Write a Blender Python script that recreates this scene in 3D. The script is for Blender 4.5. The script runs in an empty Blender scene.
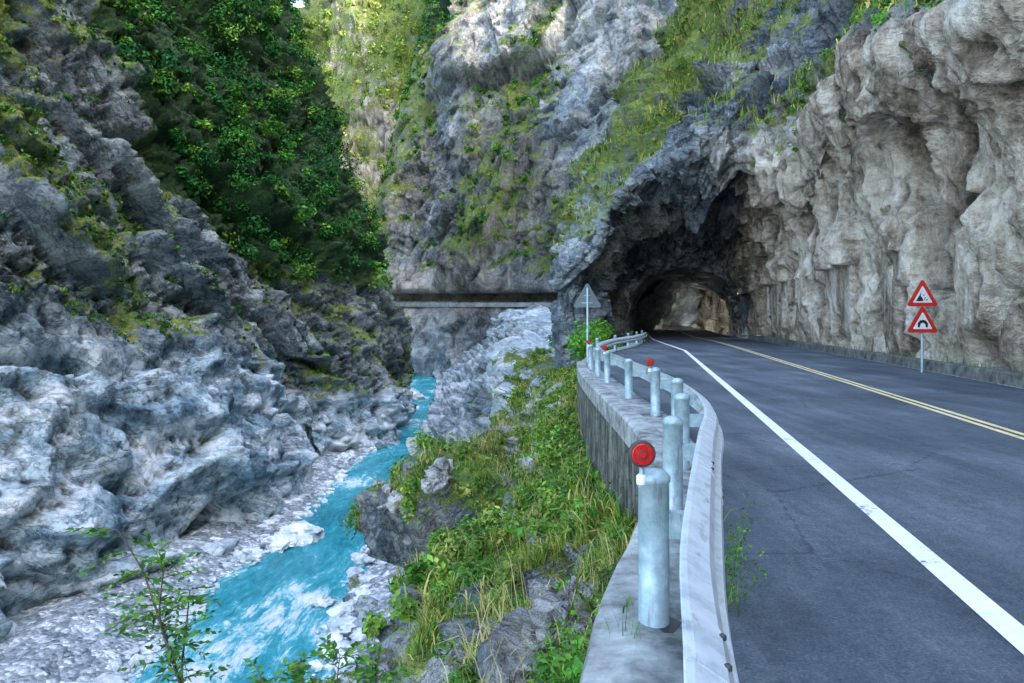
import bpy, numpy as np, math
from math import radians, sin, cos, pi
F=700.0; HZ=320.0; CH=1.75; WZ=-23.25
def P(px,py,Y): return np.array([(px-512)/F*Y, Y, CH+(HZ-py)/F*Y])
rs=np.random.RandomState(11)
# ---------------------------------------------------------------- noise
PERM=rs.permutation(256)
G3=rs.normal(size=(256,3)); G3/=np.linalg.norm(G3,axis=1)[:,None]
R3=rs.rand(256,3); RT=rs.normal(size=(256,3)); R1=rs.rand(256)*2-1
def h3(i,j,k): return PERM[(PERM[(PERM[i&255]+j)&255]+k)&255]
def perlin(p):
    c=np.floor(p).astype(int); f=p-c; u=f*f*f*(f*(f*6-15)+10); out=np.zeros(p.shape[:-1])
    for a in (0,1):
        for b in (0,1):
            for d in (0,1):
                g=G3[h3(c[...,0]+a,c[...,1]+b,c[...,2]+d)]
                w=(u[...,0] if a else 1-u[...,0])*(u[...,1] if b else 1-u[...,1])*(u[...,2] if d else 1-u[...,2])
                out+=w*((f[...,0]-a)*g[...,0]+(f[...,1]-b)*g[...,1]+(f[...,2]-d)*g[...,2])
    return out*1.6
def fbm(p,o=4,g=.5):
    s=0;a=1;t=0
    for i in range(o):
        s=s+a*perlin(p*(2.03**i)+i*17.3); t+=a; a*=g
    return s/t
def ridge(p,o=3,g=.5):
    s=0;a=1;t=0
    for i in range(o):
        s=s+a*(1-2*np.abs(perlin(p*(2.03**i)+i*9.7))); t+=a; a*=g
    return s/t
def facet(p,tilt=.7):
    c=np.floor(p).astype(int); best=np.full(p.shape[:-1],1e9); val=np.zeros(p.shape[:-1])
    for a in (-1,0,1):
        for b in (-1,0,1):
            for d in (-1,0,1):
                h=h3(c[...,0]+a,c[...,1]+b,c[...,2]+d)
                q=p-(c+np.array([a,b,d])+R3[h]); dd=(q*q).sum(-1)
                v=R1[h]+(q*RT[h]).sum(-1)*tilt
                m=dd<best; best=np.where(m,dd,best); val=np.where(m,v,val)
    return val
def blur(d,n=1):
    for _ in range(n):
        for ax in (0,1):
            q=np.pad(d,[(1,1) if k==ax else (0,0) for k in (0,1)],mode='edge')
            d=(q[:-2]+2*d+q[2:])/4 if ax==0 else (q[:,:-2]+2*d+q[:,2:])/4
    return d
def warp(p,s,a): return p+a*np.stack([perlin(p*s),perlin(p*s+31.7),perlin(p*s+77.1)],-1)
def basis(p,e1,e2,e3,sc):
    E=np.array([np.array(e,float)/np.linalg.norm(e)*s for e,s in zip((e1,e2,e3),sc)]); return p@E.T
def hint(x,xs,ys):
    xs=np.array(xs,float); ys=np.array(ys,float); x=np.clip(np.asarray(x,float),xs[0],xs[-1])
    d=np.diff(ys)/np.diff(xs); m=np.zeros(len(xs)); m[0]=d[0]; m[-1]=d[-1]
    for i in range(1,len(xs)-1):
        m[i]=0 if d[i-1]*d[i]<=0 else 2*d[i-1]*d[i]/(d[i-1]+d[i])
    i=np.clip(np.searchsorted(xs,x)-1,0,len(xs)-2); h=xs[i+1]-xs[i]; t=(x-xs[i])/h
    return ((2*t**3-3*t**2+1)*ys[i]+(t**3-2*t**2+t)*h*m[i]+(-2*t**3+3*t**2)*ys[i+1]+(t**3-t**2)*h*m[i+1])
def sstep(a,b,x):
    t=np.clip((x-a)/(b-a),0,1); return t*t*(3-2*t)
# ---------------------------------------------------------------- mesh helpers
def link(o,parent=None):
    bpy.context.scene.collection.objects.link(o)
    if parent: o.parent=parent
    return o
def mesh(name,V,Fc,mat,smooth=True,cols=None,parent=None,attr='mask'):
    V=np.asarray(V,np.float32).reshape(-1,3); Fc=np.asarray(Fc,np.int32); k=Fc.shape[1]
    me=bpy.data.meshes.new(name); me.vertices.add(len(V)); me.vertices.foreach_set('co',V.ravel())
    me.loops.add(Fc.size); me.loops.foreach_set('vertex_index',Fc.ravel())
    me.polygons.add(len(Fc)); me.polygons.foreach_set('loop_start',np.arange(0,Fc.size,k,dtype=np.int32))
    me.update(calc_edges=True)
    me.polygons.foreach_set('use_smooth',np.full(len(Fc),smooth))
    if cols is not None:
        c=np.ones((len(V),4),np.float32); c[:,:3]=np.asarray(cols).reshape(-1,3)
        a=me.attributes.new(attr,'FLOAT_COLOR','POINT'); a.data.foreach_set('color',c.ravel())
    me.update(); me.materials.append(mat)
    return link(bpy.data.objects.new(name,me),parent)
def gridF(nv,nu):
    i=np.arange(nv*nu).reshape(nv,nu)
    return np.stack([i[:-1,:-1],i[:-1,1:],i[1:,1:],i[1:,:-1]],-1).reshape(-1,4)
def normals(S,ref):
    n=np.cross(np.gradient(S,axis=1),np.gradient(S,axis=0)); n/=np.linalg.norm(n,axis=-1,keepdims=True)+1e-9
    if (n*np.array(ref)).sum(-1).mean()<0: n=-n
    return n
def pm(name,verts,faces,mat,parent=None,smooth=False):
    me=bpy.data.meshes.new(name); me.from_pydata([tuple(map(float,v)) for v in verts],[],faces); me.update()
    if smooth: me.polygons.foreach_set('use_smooth',[True]*len(me.polygons))
    me.materials.append(mat); return link(bpy.data.objects.new(name,me),parent)
def tube_arr(pts,rad,n=8):
    pts=np.array(pts,float); t=np.gradient(pts,axis=0); t/=np.linalg.norm(t,axis=1)[:,None]+1e-9
    ref=np.array([0.31,.77,.1]) ; a=np.cross(t,ref); a/=np.linalg.norm(a,axis=1)[:,None]+1e-9; b=np.cross(t,a)
    th=np.arange(n)/n*2*pi
    V=pts[:,None]+np.array(rad)[:,None,None]*(np.cos(th)[None,:,None]*a[:,None]+np.sin(th)[None,:,None]*b[:,None])
    i=np.arange(len(pts)*n).reshape(len(pts),n); j=np.roll(i,-1,1)
    return V.reshape(-1,3),np.stack([i[:-1],j[:-1],j[1:],i[1:]],-1).reshape(-1,4)
def merge(parts):
    V=[];Fs=[];o=0
    for v,f in parts: V.append(v);Fs.append(f+o);o+=len(v)
    return np.concatenate(V),np.concatenate(Fs)
def lathe(name,prof,c,mat,parent=None,n=24,smooth=True):
    V=[];Fs=[]
    for r,z in prof:
        for k in range(n): V.append((c[0]+r*cos(2*pi*k/n),c[1]+r*sin(2*pi*k/n),c[2]+z))
    for a in range(len(prof)-1):
        for k in range(n): Fs.append((a*n+k,a*n+(k+1)%n,(a+1)*n+(k+1)%n,(a+1)*n+k))
    Fs.append(tuple(range((len(prof)-1)*n,len(prof)*n)))
    return pm(name,V,Fs,mat,parent,smooth)
def empty(name):
    return link(bpy.data.objects.new(name,None))
def sweep(name,path,prof,mat,parent=None,closed=True,smooth=False):
    path=np.array(path,float); t=np.gradient(path[:,:2],axis=0); t/=np.linalg.norm(t,axis=1)[:,None]
    nr=np.stack([t[:,1],-t[:,0],np.zeros(len(t))],-1); m=len(prof); V=[]
    for i,p in enumerate(path):
        for a,z in prof: V.append(p+nr[i]*a+np.array([0,0,z]))
    Fs=[]
    for i in range(len(path)-1):
        for k in range(m if closed else m-1):
            k2=(k+1)%m; Fs.append((i*m+k,i*m+k2,(i+1)*m+k2,(i+1)*m+k))
    if closed: Fs.append(tuple(range(m))); Fs.append(tuple(range((len(path)-1)*m,len(path)*m)))
    return pm(name,V,Fs,mat,parent,smooth)
# ---------------------------------------------------------------- materials
class M:
    def __init__(s,name):
        s.m=bpy.data.materials.new(name); s.m.use_nodes=True; s.t=s.m.node_tree; s.t.nodes.clear()
        s.out=s.n('ShaderNodeOutputMaterial')
    def n(s,ty,**k):
        x=s.t.nodes.new(ty)
        for a,b in k.items(): setattr(x,a,b)
        return x
    def set(s,sock,v):
        if isinstance(v,bpy.types.NodeSocket): s.t.links.new(v,sock)
        elif v is not None:
            if isinstance(v,(tuple,list)) and sock.type=='RGBA' and len(v)==3: v=(*v,1)
            sock.default_value=v
    def pos(s,scale=None):
        g=s.n('ShaderNodeNewGeometry').outputs['Position']
        if scale is None: return g
        x=s.n('ShaderNodeVectorMath',operation='MULTIPLY'); s.set(x.inputs[0],g); x.inputs[1].default_value=scale; return x.outputs[0]
    def noise(s,vec,sc,det=6,ro=.6,dist=0):
        x=s.n('ShaderNodeTexNoise'); s.set(x.inputs['Vector'],vec); x.inputs['Scale'].default_value=sc
        x.inputs['Detail'].default_value=det; x.inputs['Roughness'].default_value=ro; x.inputs['Distortion'].default_value=dist
        return x.outputs['Fac']
    def math(s,op,a,b=None,c=None,clamp=False):
        x=s.n('ShaderNodeMath',operation=op,use_clamp=clamp); s.set(x.inputs[0],a); s.set(x.inputs[1],b)
        if c is not None: s.set(x.inputs[2],c)
        return x.outputs[0]
    def wsum(s,*pairs):
        r=None
        for v,w in pairs:
            q=s.math('MULTIPLY',v,w); r=q if r is None else s.math('ADD',r,q)
        return r
    def ramp(s,fac,stops):
        x=s.n('ShaderNodeValToRGB'); s.set(x.inputs[0],fac); e=x.color_ramp.elements
        for i,(p,c) in enumerate(stops):
            el=e[i] if i<2 else e.new(p)
            el.position=p
            el.color=(*c,1) if isinstance(c,(tuple,list)) else (c,c,c,1)
        return x.outputs[0]
    def mix(s,f,a,b,bt='MIX'):
        x=s.n('ShaderNodeMix',data_type='RGBA',blend_type=bt); s.set(x.inputs[0],f); s.set(x.inputs[6],a); s.set(x.inputs[7],b); return x.outputs[2]
    def bump(s,h,st,d):
        x=s.n('ShaderNodeBump'); s.set(x.inputs['Height'],h); x.inputs['Strength'].default_value=st; x.inputs['Distance'].default_value=d; return x.outputs[0]
    def bsdf(s,col,rough=.8,nrm=None,spec=.3,metal=0):
        x=s.n('ShaderNodeBsdfPrincipled'); s.set(x.inputs['Base Color'],col); s.set(x.inputs['Roughness'],rough)
        x.inputs['Specular IOR Level'].default_value=spec; x.inputs['Metallic'].default_value=metal
        if nrm is not None: s.set(x.inputs['Normal'],nrm)
        s.t.links.new(x.outputs[0],s.out.inputs[0]); return s.m
def rock_mat(name,fs=1.0,bd=.5,veinmin=.45,rot=(40,0,0)):
    s=M(name); p=s.pos()
    A=s.noise(p,.055*fs,3,.6); B=s.noise(p,.32*fs,8,.72,.3); C=s.noise(p,2.4*fs,4,.75)
    S=s.noise(s.pos((.5*fs,.5*fs,.06*fs)),1.0,6,.65)
    D=s.noise(s.pos((.16*fs,.12*fs,.45*fs)),.7,6,.6,.8)
    # tilted bedding: long in the dip direction, thin across it
    mp=s.n('ShaderNodeMapping'); mp.vector_type='TEXTURE'; s.set(mp.inputs[0],p); mp.inputs['Rotation'].default_value=tuple(radians(a) for a in rot); mp.inputs['Scale'].default_value=(3.5/fs,11/fs,2.0/fs)
    Ly=s.noise(mp.outputs[0],1.0,7,.72,.35)
    v=s.wsum((A,.27),(B,.26),(C,.22),(Ly,.25))
    vein=s.math('ABSOLUTE',s.math('SUBTRACT',D,.5)); vm=s.ramp(vein,[(0,veinmin),(.018,1.0)])
    ck=s.ramp(s.math('ABSOLUTE',s.math('SUBTRACT',Ly,.49)),[(0,.22),(.006,.45),(.02,1.0)])
    grey=s.ramp(v,[(.40,(.022,.030,.037)),(.46,(.08,.102,.12)),(.52,(.20,.235,.255)),(.58,(.50,.545,.56))])
    warm=s.ramp(S,[(.46,0.0),(.62,1.0)])
    grey=s.mix(s.math('MULTIPLY',warm,.40),grey,s.mix(.5,grey,(.24,.19,.115)))
    grey=s.mix(1.0,grey,ck,'MULTIPLY')
    marb=s.ramp(s.wsum((v,.55),(D,.45)),[(.40,(.045,.09,.12)),(.45,(.18,.28,.335)),(.50,(.46,.58,.63)),(.565,(.84,.89,.90))])
    marb=s.mix(.5,marb,ck,'MULTIPLY')
    tan=s.ramp(s.wsum((A,.18),(B,.25),(C,.17),(S,.40)),[(.41,(.05,.04,.03)),(.46,(.26,.205,.145)),(.51,(.54,.455,.345)),(.58,(.86,.77,.63))])
    vegn=s.wsum((B,.5),(C,.5))
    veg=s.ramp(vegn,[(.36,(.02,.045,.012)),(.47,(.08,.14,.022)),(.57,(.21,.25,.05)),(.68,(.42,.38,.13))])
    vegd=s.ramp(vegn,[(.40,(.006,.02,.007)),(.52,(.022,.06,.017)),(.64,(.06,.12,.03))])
    a=s.n('ShaderNodeAttribute',attribute_name='mask'); sp=s.n('ShaderNodeSeparateColor'); s.set(sp.inputs[0],a.outputs['Color'])
    c=s.mix(sp.outputs[2],grey,marb); c=s.mix(1.0,c,vm,'MULTIPLY'); c=s.mix(sp.outputs[0],c,tan)
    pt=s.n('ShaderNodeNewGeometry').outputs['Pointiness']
    c=s.mix(1.0,c,s.ramp(pt,[(.42,.28),(.495,.97),(.56,1.0)]),'MULTIPLY')  # crevice dirt and occlusion-style shade, painted into the rock colour by pointiness
    gm=s.math('ADD',sp.outputs[1],s.math('ADD',s.math('MULTIPLY',s.math('SUBTRACT',C,.5),1.6),s.math('MULTIPLY',s.math('SUBTRACT',B,.5),1.8)))
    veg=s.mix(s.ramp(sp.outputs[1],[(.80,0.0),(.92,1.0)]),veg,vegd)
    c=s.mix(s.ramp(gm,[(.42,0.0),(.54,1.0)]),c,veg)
    h=s.wsum((B,.9),(C,.36),(Ly,.7),(ck,.10))
    return s.bsdf(c,.72,s.bump(h,1.0,bd),.3)
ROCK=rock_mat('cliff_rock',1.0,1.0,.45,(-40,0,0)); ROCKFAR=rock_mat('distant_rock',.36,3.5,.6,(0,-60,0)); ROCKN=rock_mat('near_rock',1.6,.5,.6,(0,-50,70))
def leaf_mat(name,tr=.3):
    s=M(name); a=s.n('ShaderNodeAttribute',attribute_name='col').outputs['Color']
    d=s.n('ShaderNodeBsdfPrincipled'); s.set(d.inputs['Base Color'],a); d.inputs['Roughness'].default_value=.55; d.inputs['Specular IOR Level'].default_value=.25
    t=s.n('ShaderNodeBsdfTranslucent'); s.set(t.inputs[0],s.mix(1.0,a,(1.2,1.3,.6),'MULTIPLY'))
    m=s.n('ShaderNodeMixShader'); m.inputs[0].default_value=tr
    s.t.links.new(d.outputs[0],m.inputs[1]); s.t.links.new(t.outputs[0],m.inputs[2]); s.t.links.new(m.outputs[0],s.out.inputs[0]); return s.m
LEAF=leaf_mat('leaf',.3)
def leaf_far():
    s=M('leaf_distant'); a=s.n('ShaderNodeAttribute',attribute_name='col').outputs['Color']
    d=s.n('ShaderNodeBsdfDiffuse'); s.set(d.inputs[0],a); s.t.links.new(d.outputs[0],s.out.inputs[0]); return s.m
LEAFD=leaf_far()
def simple(name,c1,c2,sc,rough=.6,bs=.2,bd=.01,metal=0,spec=.4,det=6):
    s=M(name); p=s.pos(); n=s.noise(p,sc,det,.65)
    big=s.noise(p,sc*.13,4,.6)
    return s.bsdf(s.ramp(s.wsum((n,.6),(big,.4)),[(.38,c1),(.62,c2)]),rough,s.bump(n,bs,bd),spec,metal)
CONC=simple('concrete',(.09,.095,.085),(.44,.46,.43),4,.85,.6,.02)
def wallmat():
    s=M('stained_wall'); p=s.pos(); a=s.noise(p,2.2,8,.7); b=s.noise(s.pos((2.5,2.5,.5)),1.2,6,.7)
    vo=s.n('ShaderNodeTexVoronoi',feature='DISTANCE_TO_EDGE'); s.set(vo.inputs['Vector'],s.pos((1,1,1.5))); vo.inputs['Scale'].default_value=2.4
    c=s.ramp(s.wsum((a,.5),(b,.5)),[(.38,(.02,.025,.017)),(.47,(.075,.08,.062)),(.55,(.16,.16,.135)),(.66,(.33,.33,.29))])
    j=s.ramp(vo.outputs['Distance'],[(0,.35),(.05,1.0)]); c=s.mix(.8,c,j,'MULTIPLY')
    return s.bsdf(c,.9,s.bump(s.wsum((a,1.),(j,.5)),.8,.04))
WALL=wallmat()
def paint_metal():
    s=M('galvanised_paint'); p=s.pos(); n=s.noise(p,9,8,.7); st=s.noise(s.pos((14,14,2.)),1.,6,.7)
    c=s.ramp(n,[(.35,(.22,.32,.34)),(.55,(.34,.44,.46)),(.7,(.48,.57,.58))])
    c=s.mix(s.ramp(st,[(.58,0.0),(.68,.6)]),c,(.14,.11,.085))
    return s.bsdf(c,.40,s.bump(n,.12,.004),.5,.15)
METAL=paint_metal()
def rail_metal():
    s=M('rail_metal'); p=s.pos(); n=s.noise(p,7,8,.7)
    c=s.ramp(n,[(.35,(.46,.53,.54)),(.5,(.64,.71,.72)),(.7,(.78,.82,.82))])
    st=s.noise(s.pos((3,3,20.)),1.,6,.7); c=s.mix(s.ramp(st,[(.58,0.0),(.68,.5)]),c,(.2,.17,.14))
    return s.bsdf(c,.38,s.bump(n,.15,.004),.5,.2)
RAILM=rail_metal()
WHITE=simple('white_paint',(.62,.63,.62),(.85,.85,.83),18,.5)
def linemat(name,c1,c2):
    s=M(name); p=s.pos(); n=s.noise(p,14,8,.75); b=s.noise(p,1.3,4,.6)
    return s.bsdf(s.ramp(s.wsum((n,.6),(b,.4)),[(.37,(.14,.15,.155)),(.43,c1),(.6,c2)]),.6,None,.3)
LW=linemat('road_paint_white',(.72,.74,.75),(.88,.89,.88)); LY=linemat('road_paint_yellow',(.70,.53,.24),(.88,.73,.40))
def asphalt():
    s=M('asphalt'); p=s.pos(); f=s.noise(p,48,3,.85); g=s.noise(p,.35,5,.6,.4); k=s.noise(s.pos((1.4,.16,1)),1.0,6,.65); w=s.noise(p,9,6,.75)
    v=s.wsum((f,.34),(g,.24),(k,.26),(w,.16))
    c=s.ramp(v,[(.41,(.024,.034,.042)),(.49,(.066,.083,.097)),(.55,(.115,.138,.155)),(.61,(.23,.26,.28))])
    vo=s.n('ShaderNodeTexVoronoi',feature='DISTANCE_TO_EDGE'); s.set(vo.inputs['Vector'],s.pos()); vo.inputs['Scale'].default_value=.33
    cr=s.ramp(s.math('ADD',vo.outputs['Distance'],s.math('MULTIPLY',s.math('SUBTRACT',w,.5),.05)),[(.0,.5),(.006,1.0)])
    c=s.mix(.7,c,cr,'MULTIPLY')
    return s.bsdf(c,.7,s.bump(f,.7,.01),.35)
ASPH=asphalt()
def gravel():
    s=M('river_gravel'); p=s.pos(); vo=s.n('ShaderNodeTexVoronoi'); s.set(vo.inputs['Vector'],p); vo.inputs['Scale'].default_value=1.2
    v2=s.n('ShaderNodeTexVoronoi'); s.set(v2.inputs['Vector'],p); v2.inputs['Scale'].default_value=3.4
    n=s.noise(p,.25,6,.65); sp=s.n('ShaderNodeSeparateColor'); s.set(sp.inputs[0],vo.outputs['Color'])
    s2=s.n('ShaderNodeSeparateColor'); s.set(s2.inputs[0],v2.outputs['Color'])
    f=s.wsum((sp.outputs[0],.3),(s2.outputs[0],.35),(n,.5))
    c=s.ramp(f,[(.22,(.05,.065,.07)),(.45,(.19,.22,.23)),(.68,(.37,.40,.41)),(.86,(.78,.80,.80))])
    h=s.wsum((vo.outputs['Distance'],-1),(v2.outputs['Distance'],-.6))
    return s.bsdf(c,.85,s.bump(h,1.0,.35))
GRAV=gravel()
def water():
    s=M('river_water'); rot=s.n('ShaderNodeMapping'); s.set(rot.inputs[0],s.pos()); rot.inputs['Rotation'].default_value=(0,0,radians(-20)) ; rot.inputs['Scale'].default_value=(1,.34,1)
    v=rot.outputs[0]; n=s.noise(v,.42,9,.74,1.6); r=s.noise(v,1.9,6,.75,1.0); b=s.noise(s.pos(),.05,3,.5)
    a=s.n('ShaderNodeAttribute',attribute_name='mask'); sp=s.n('ShaderNodeSeparateColor'); s.set(sp.inputs[0],a.outputs['Color'])
    f=s.math('ADD',s.wsum((n,.5),(r,.28),(b,.27)),s.math('MULTIPLY',sp.outputs[0],.10))
    c=s.ramp(f,[(.42,(.004,.17,.22)),(.53,(.012,.32,.38)),(.61,(.07,.47,.53)),(.65,(.45,.78,.82)),(.69,(.93,.96,.97))])
    return s.bsdf(c,.2,s.bump(s.math('ADD',n,r),.9,.5),.5)
WAT=water()
def stone():
    s=M('river_stone'); p=s.pos(); n=s.noise(p,.9,7,.7); b=s.noise(p,.12,3,.5)
    return s.bsdf(s.ramp(s.wsum((n,.6),(b,.4)),[(.36,(.18,.22,.24)),(.48,(.46,.50,.51)),(.60,(.82,.84,.83))]),.8,s.bump(n,.6,.15))
STONE=stone()
BARK=simple('bark',(.05,.04,.03),(.15,.12,.09),20,.9,.5)
RED=simple('sign_red',(.5,.02,.015),(.62,.03,.02),6,.4); BLK=simple('sign_black',(.012,.012,.012),(.02,.02,.02),6,.5)
GREYP=simple('sign_back_grey',(.08,.11,.115),(.14,.17,.175),7,.7)
REFL=simple('reflector_red',(.40,.006,.006),(.60,.02,.015),40,.25,.3,.003)
DARK=simple('dark_metal',(.03,.03,.03),(.07,.06,.05),20,.5)
# ---------------------------------------------------------------- foliage
PAL_T=np.array([[.015,.075,.018],[.03,.12,.024],[.055,.18,.03],[.03,.105,.032],[.13,.26,.04],[.018,.09,.03]])
PAL_G=np.array([[.11,.21,.025],[.20,.29,.035],[.37,.36,.08],[.07,.18,.025],[.44,.38,.13],[.16,.28,.03],[.28,.30,.06]])
PAL_B=np.array([[.05,.19,.02],[.10,.28,.03],[.19,.37,.045],[.04,.15,.022]])
def unit(v): return v/(np.linalg.norm(v,axis=-1,keepdims=True)+1e-9)
def leaves(name,cen,rad,nper,size,pal,sq=.75,mat=None,parent=None,asp=.5):
    mat=mat or LEAF
    cen=np.asarray(cen,float); rad=np.asarray(rad,float); n=len(cen)
    idx=np.repeat(np.arange(n),nper); N=len(idx); d=unit(rs.normal(size=(N,3)))
    lump=1+.45*perlin(d*1.6+cen[idx]*3.1)
    r=rad[idx]*lump*rs.rand(N)**.4
    pos=cen[idx]+d*r[:,None]*np.array([1,1,sq])
    nr=unit(d*.9+rs.normal(size=(N,3))*.6+np.array([0,0,.6])); t=unit(np.cross(nr,rs.normal(size=(N,3)))); b=np.cross(nr,t)
    s=size*(.5+rs.rand(N))[:,None]
    V=np.stack([pos-t*s,pos+b*s*asp-t*s*.1,pos+t*s-nr*s*.25,pos-b*s*asp-t*s*.1],1)
    cc=pal[rs.randint(len(pal),size=n)][idx]*(.45+1.0*rs.rand(n))[idx][:,None]
    cc=cc*.75+.25*pal[rs.randint(len(pal),size=N)]; cc*=(.5+1.0*rs.rand(N))[:,None]
    return mesh(name,V.reshape(-1,3),np.arange(N*4).reshape(N,4),mat,False,np.repeat(cc,4,0),parent,'col')
def blades(name,base,nrm,h,w,pal,mat=None,var=.9):
    N=len(base); d=unit(rs.normal(size=(N,3))*np.array([1,1,.15])+nrm*.6)
    h=h*(.4+1.2*rs.rand(N)**1.5)*(1+var*.7*perlin(base*1.1)); lean=(.25+.8*rs.rand(N))[:,None]*h[:,None]; side=unit(np.cross(d,np.array([0,0,1.])+rs.normal(size=(N,3))*.2))*(w*(.6+.8*rs.rand(N)))[:,None]
    up=np.array([0,0,1.])*h[:,None]
    p1=base+up*.55+d*lean*.25; p2=base+up*.85+d*lean*.7; p3=base+up*.75+d*lean*1.25
    V=np.stack([base-side,base+side,p1+side*.9,p1-side*.9,p2+side*.6,p2-side*.6,p3,p3+side*.12],1)
    i=np.arange(N)[:,None]*8
    Fq=np.concatenate([i+np.array([0,1,2,3]),i+np.array([3,2,4,5]),i+np.array([5,4,7,6])])
    cl=perlin(base*.9)+.7*perlin(base*.25+9)
    k=np.clip(((cl+.9)/1.8*len(pal)+rs.normal(size=N)*.8).astype(int),0,len(pal)-1)
    cc=pal[k]*(.6+.8*rs.rand(N))[:,None]
    return mesh(name,V.reshape(-1,3),Fq,mat or LEAF,True,np.repeat(cc,8,0),None,'col')
def sample(S,w,n):
    w=np.clip(w.ravel().astype(float),0,None); c=np.cumsum(w); k=np.searchsorted(c,rs.rand(n)*c[-1]); return np.clip(k,0,len(w)-1)
def area(S):
    a=np.gradient(S,axis=1); b=np.gradient(S,axis=0); return np.linalg.norm(np.cross(a,b),axis=-1)
# ================================================================ LEFT CLIFF
def left_cliff():
    by=[15,40,55,70,83,95,105,123,133,150,167,180,200,240,330]
    bx=[-46,-44,-41.5,-34.5,-30.5,-32,-35,-39.5,-30,-27,-27.5,-32,-52,-90,-170]
    uy=[15,55,83,123,150,167,180,200,240,330]; ux=[-46,-42,-36,-33,-28,-27,-31,-48,-86,-166]
    yy=np.linspace(15,330,3000); bb=hint(yy,by,bx); ub=hint(yy,uy,ux)
    s=np.concatenate([[0],np.cumsum(np.hypot(np.diff(yy),np.diff(bb))*np.interp(yy[1:],[15,45,60,180,210,330],[.4,.8,1.1,1,.5,.12]))])
    nu=680; nv=450; q=np.linspace(0,s[-1],nu); Y=np.interp(q,s,yy); BX=np.interp(Y,yy,bb); UX=np.interp(Y,yy,ub)
    Z=np.concatenate([np.linspace(-26,78,385),np.linspace(79,170,nv-385)])
    low=hint(Z,[-26,-18,-12,-4,5,200],[-1,2,5,8.5,10,10]); up=hint(Z,[-26,-4,5,17,40,75,120,200],[0,0,2.5,6,15,28,50,85])
    k=np.interp(Y,[15,100,125,140,170,330],[1,1,.8,.25,.15,.1])
    m=sstep(-14,2,Z)[:,None]
    X=BX[None]*(1-m)+UX[None]*m-low[:,None]*k[None]-up[:,None]
    S=np.stack([X,np.repeat(Y[None],nv,0),np.repeat(Z[:,None],nu,1)],-1)
    n=normals(S,(1,0,.3)); p=warp(S,.05,4.)
    marb=sstep(0,-9,S[...,2]+5*fbm(S*.06,2)+np.interp(S[...,1],[60,115,135],[-3,1,9]))
    d=4.5*ridge(basis(p,(0,.7,-.7),(0,.7,.7),(1,0,0),(.014,.034,.03)),3)-1.0
    q1=basis(warp(S,.08,2.),(0,.75,-.6),(0,.6,.75),(1,0,.2),(.05,.11,.07))
    q2=basis(warp(S,.2,.8),(0,.75,-.6),(0,.6,.75),(1,0,.2),(.16,.30,.2))+5
    fac=blur(2.6*facet(q1,.9),2)+blur(1.1*facet(q2,.9),1)+.5*facet(S*.55+9,.9)+.25*facet(S*1.1+19,.9)
    smo=2.2*ridge(basis(warp(S,.1,2),(0,.9,-.4),(0,.4,.9),(1,0,0),(.05,.12,.10)),2)+blur(1.7*facet(warp(S,.2,1)*np.array([.14,.10,.2]),.9),2)+.35*facet(S*.5,.9)+.4*perlin(S*.35)
    d=d+fac*(1-marb*.7)+smo*marb+.2*fbm(S*.9,3)
    S=S+n*d[...,None]; n2=normals(S,(1,0,.3))
    Yg=S[...,1]; Zg=S[...,2]
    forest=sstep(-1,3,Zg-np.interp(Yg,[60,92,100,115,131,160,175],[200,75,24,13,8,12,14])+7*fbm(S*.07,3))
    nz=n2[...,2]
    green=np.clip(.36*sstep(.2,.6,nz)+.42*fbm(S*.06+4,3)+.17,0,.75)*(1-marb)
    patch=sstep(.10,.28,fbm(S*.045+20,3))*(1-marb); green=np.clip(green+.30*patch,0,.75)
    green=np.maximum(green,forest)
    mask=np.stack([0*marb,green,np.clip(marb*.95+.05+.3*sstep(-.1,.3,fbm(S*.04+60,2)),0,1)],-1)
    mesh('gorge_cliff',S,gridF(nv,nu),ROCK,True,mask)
    A=area(S)
    k=sample(S,A*(forest>.5)*(Zg<85),1600); nn=n2.reshape(-1,3)[k]; pt=S.reshape(-1,3)[k]; r=.9+2.3*rs.rand(len(k))**1.8
    leaves('cliff_forest',pt+nn*r[:,None]*.5+np.array([0,0,.6]),r,190,.33,PAL_T,.8,LEAFD)
    w=A*(forest<.5)*(marb<.4)*sstep(.0,.25,fbm(S*.045+20,3)+.35*nz-.02)*(Yg<180)*(Zg<90)
    k=sample(S,w,3200); pt=S.reshape(-1,3)[k]; r=.25+.95*rs.rand(len(k))**2.8
    leaves('cliff_shrubs',pt+np.array([.1,0,.15]),r,50,.16,np.concatenate([PAL_T,PAL_G[:2]]),.75,LEAFD)
left_cliff()
# ================================================================ catmull grid
def cr(C,t,axis):
    C=np.moveaxis(C,axis,0); n=len(C); i=np.clip(np.floor(t).astype(int),0,n-2); f=(t-i)[(...,)+(None,)*(C.ndim-1)]
    g=lambda j:C[np.clip(j,0,n-1)]
    p0,p1,p2,p3=g(i-1),g(i),g(i+1),g(i+2); p0=np.where((i==0)[(...,)+(None,)*(C.ndim-1)],2*p1-p2,p0); p3=np.where((i==n-2)[(...,)+(None,)*(C.ndim-1)],2*p2-p1,p3)
    m1=(p2-p0)*.4; m2=(p3-p1)*.4
    o=(2*f**3-3*f**2+1)*p1+(f**3-2*f**2+f)*m1+(-2*f**3+3*f**2)*p2+(f**3-f**2)*m2
    return np.moveaxis(o,0,axis)
def ts(counts):
    t=[np.linspace(i,i+1,c,endpoint=False) for i,c in enumerate(counts)]; return np.concatenate(t+[[len(counts)]])
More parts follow.
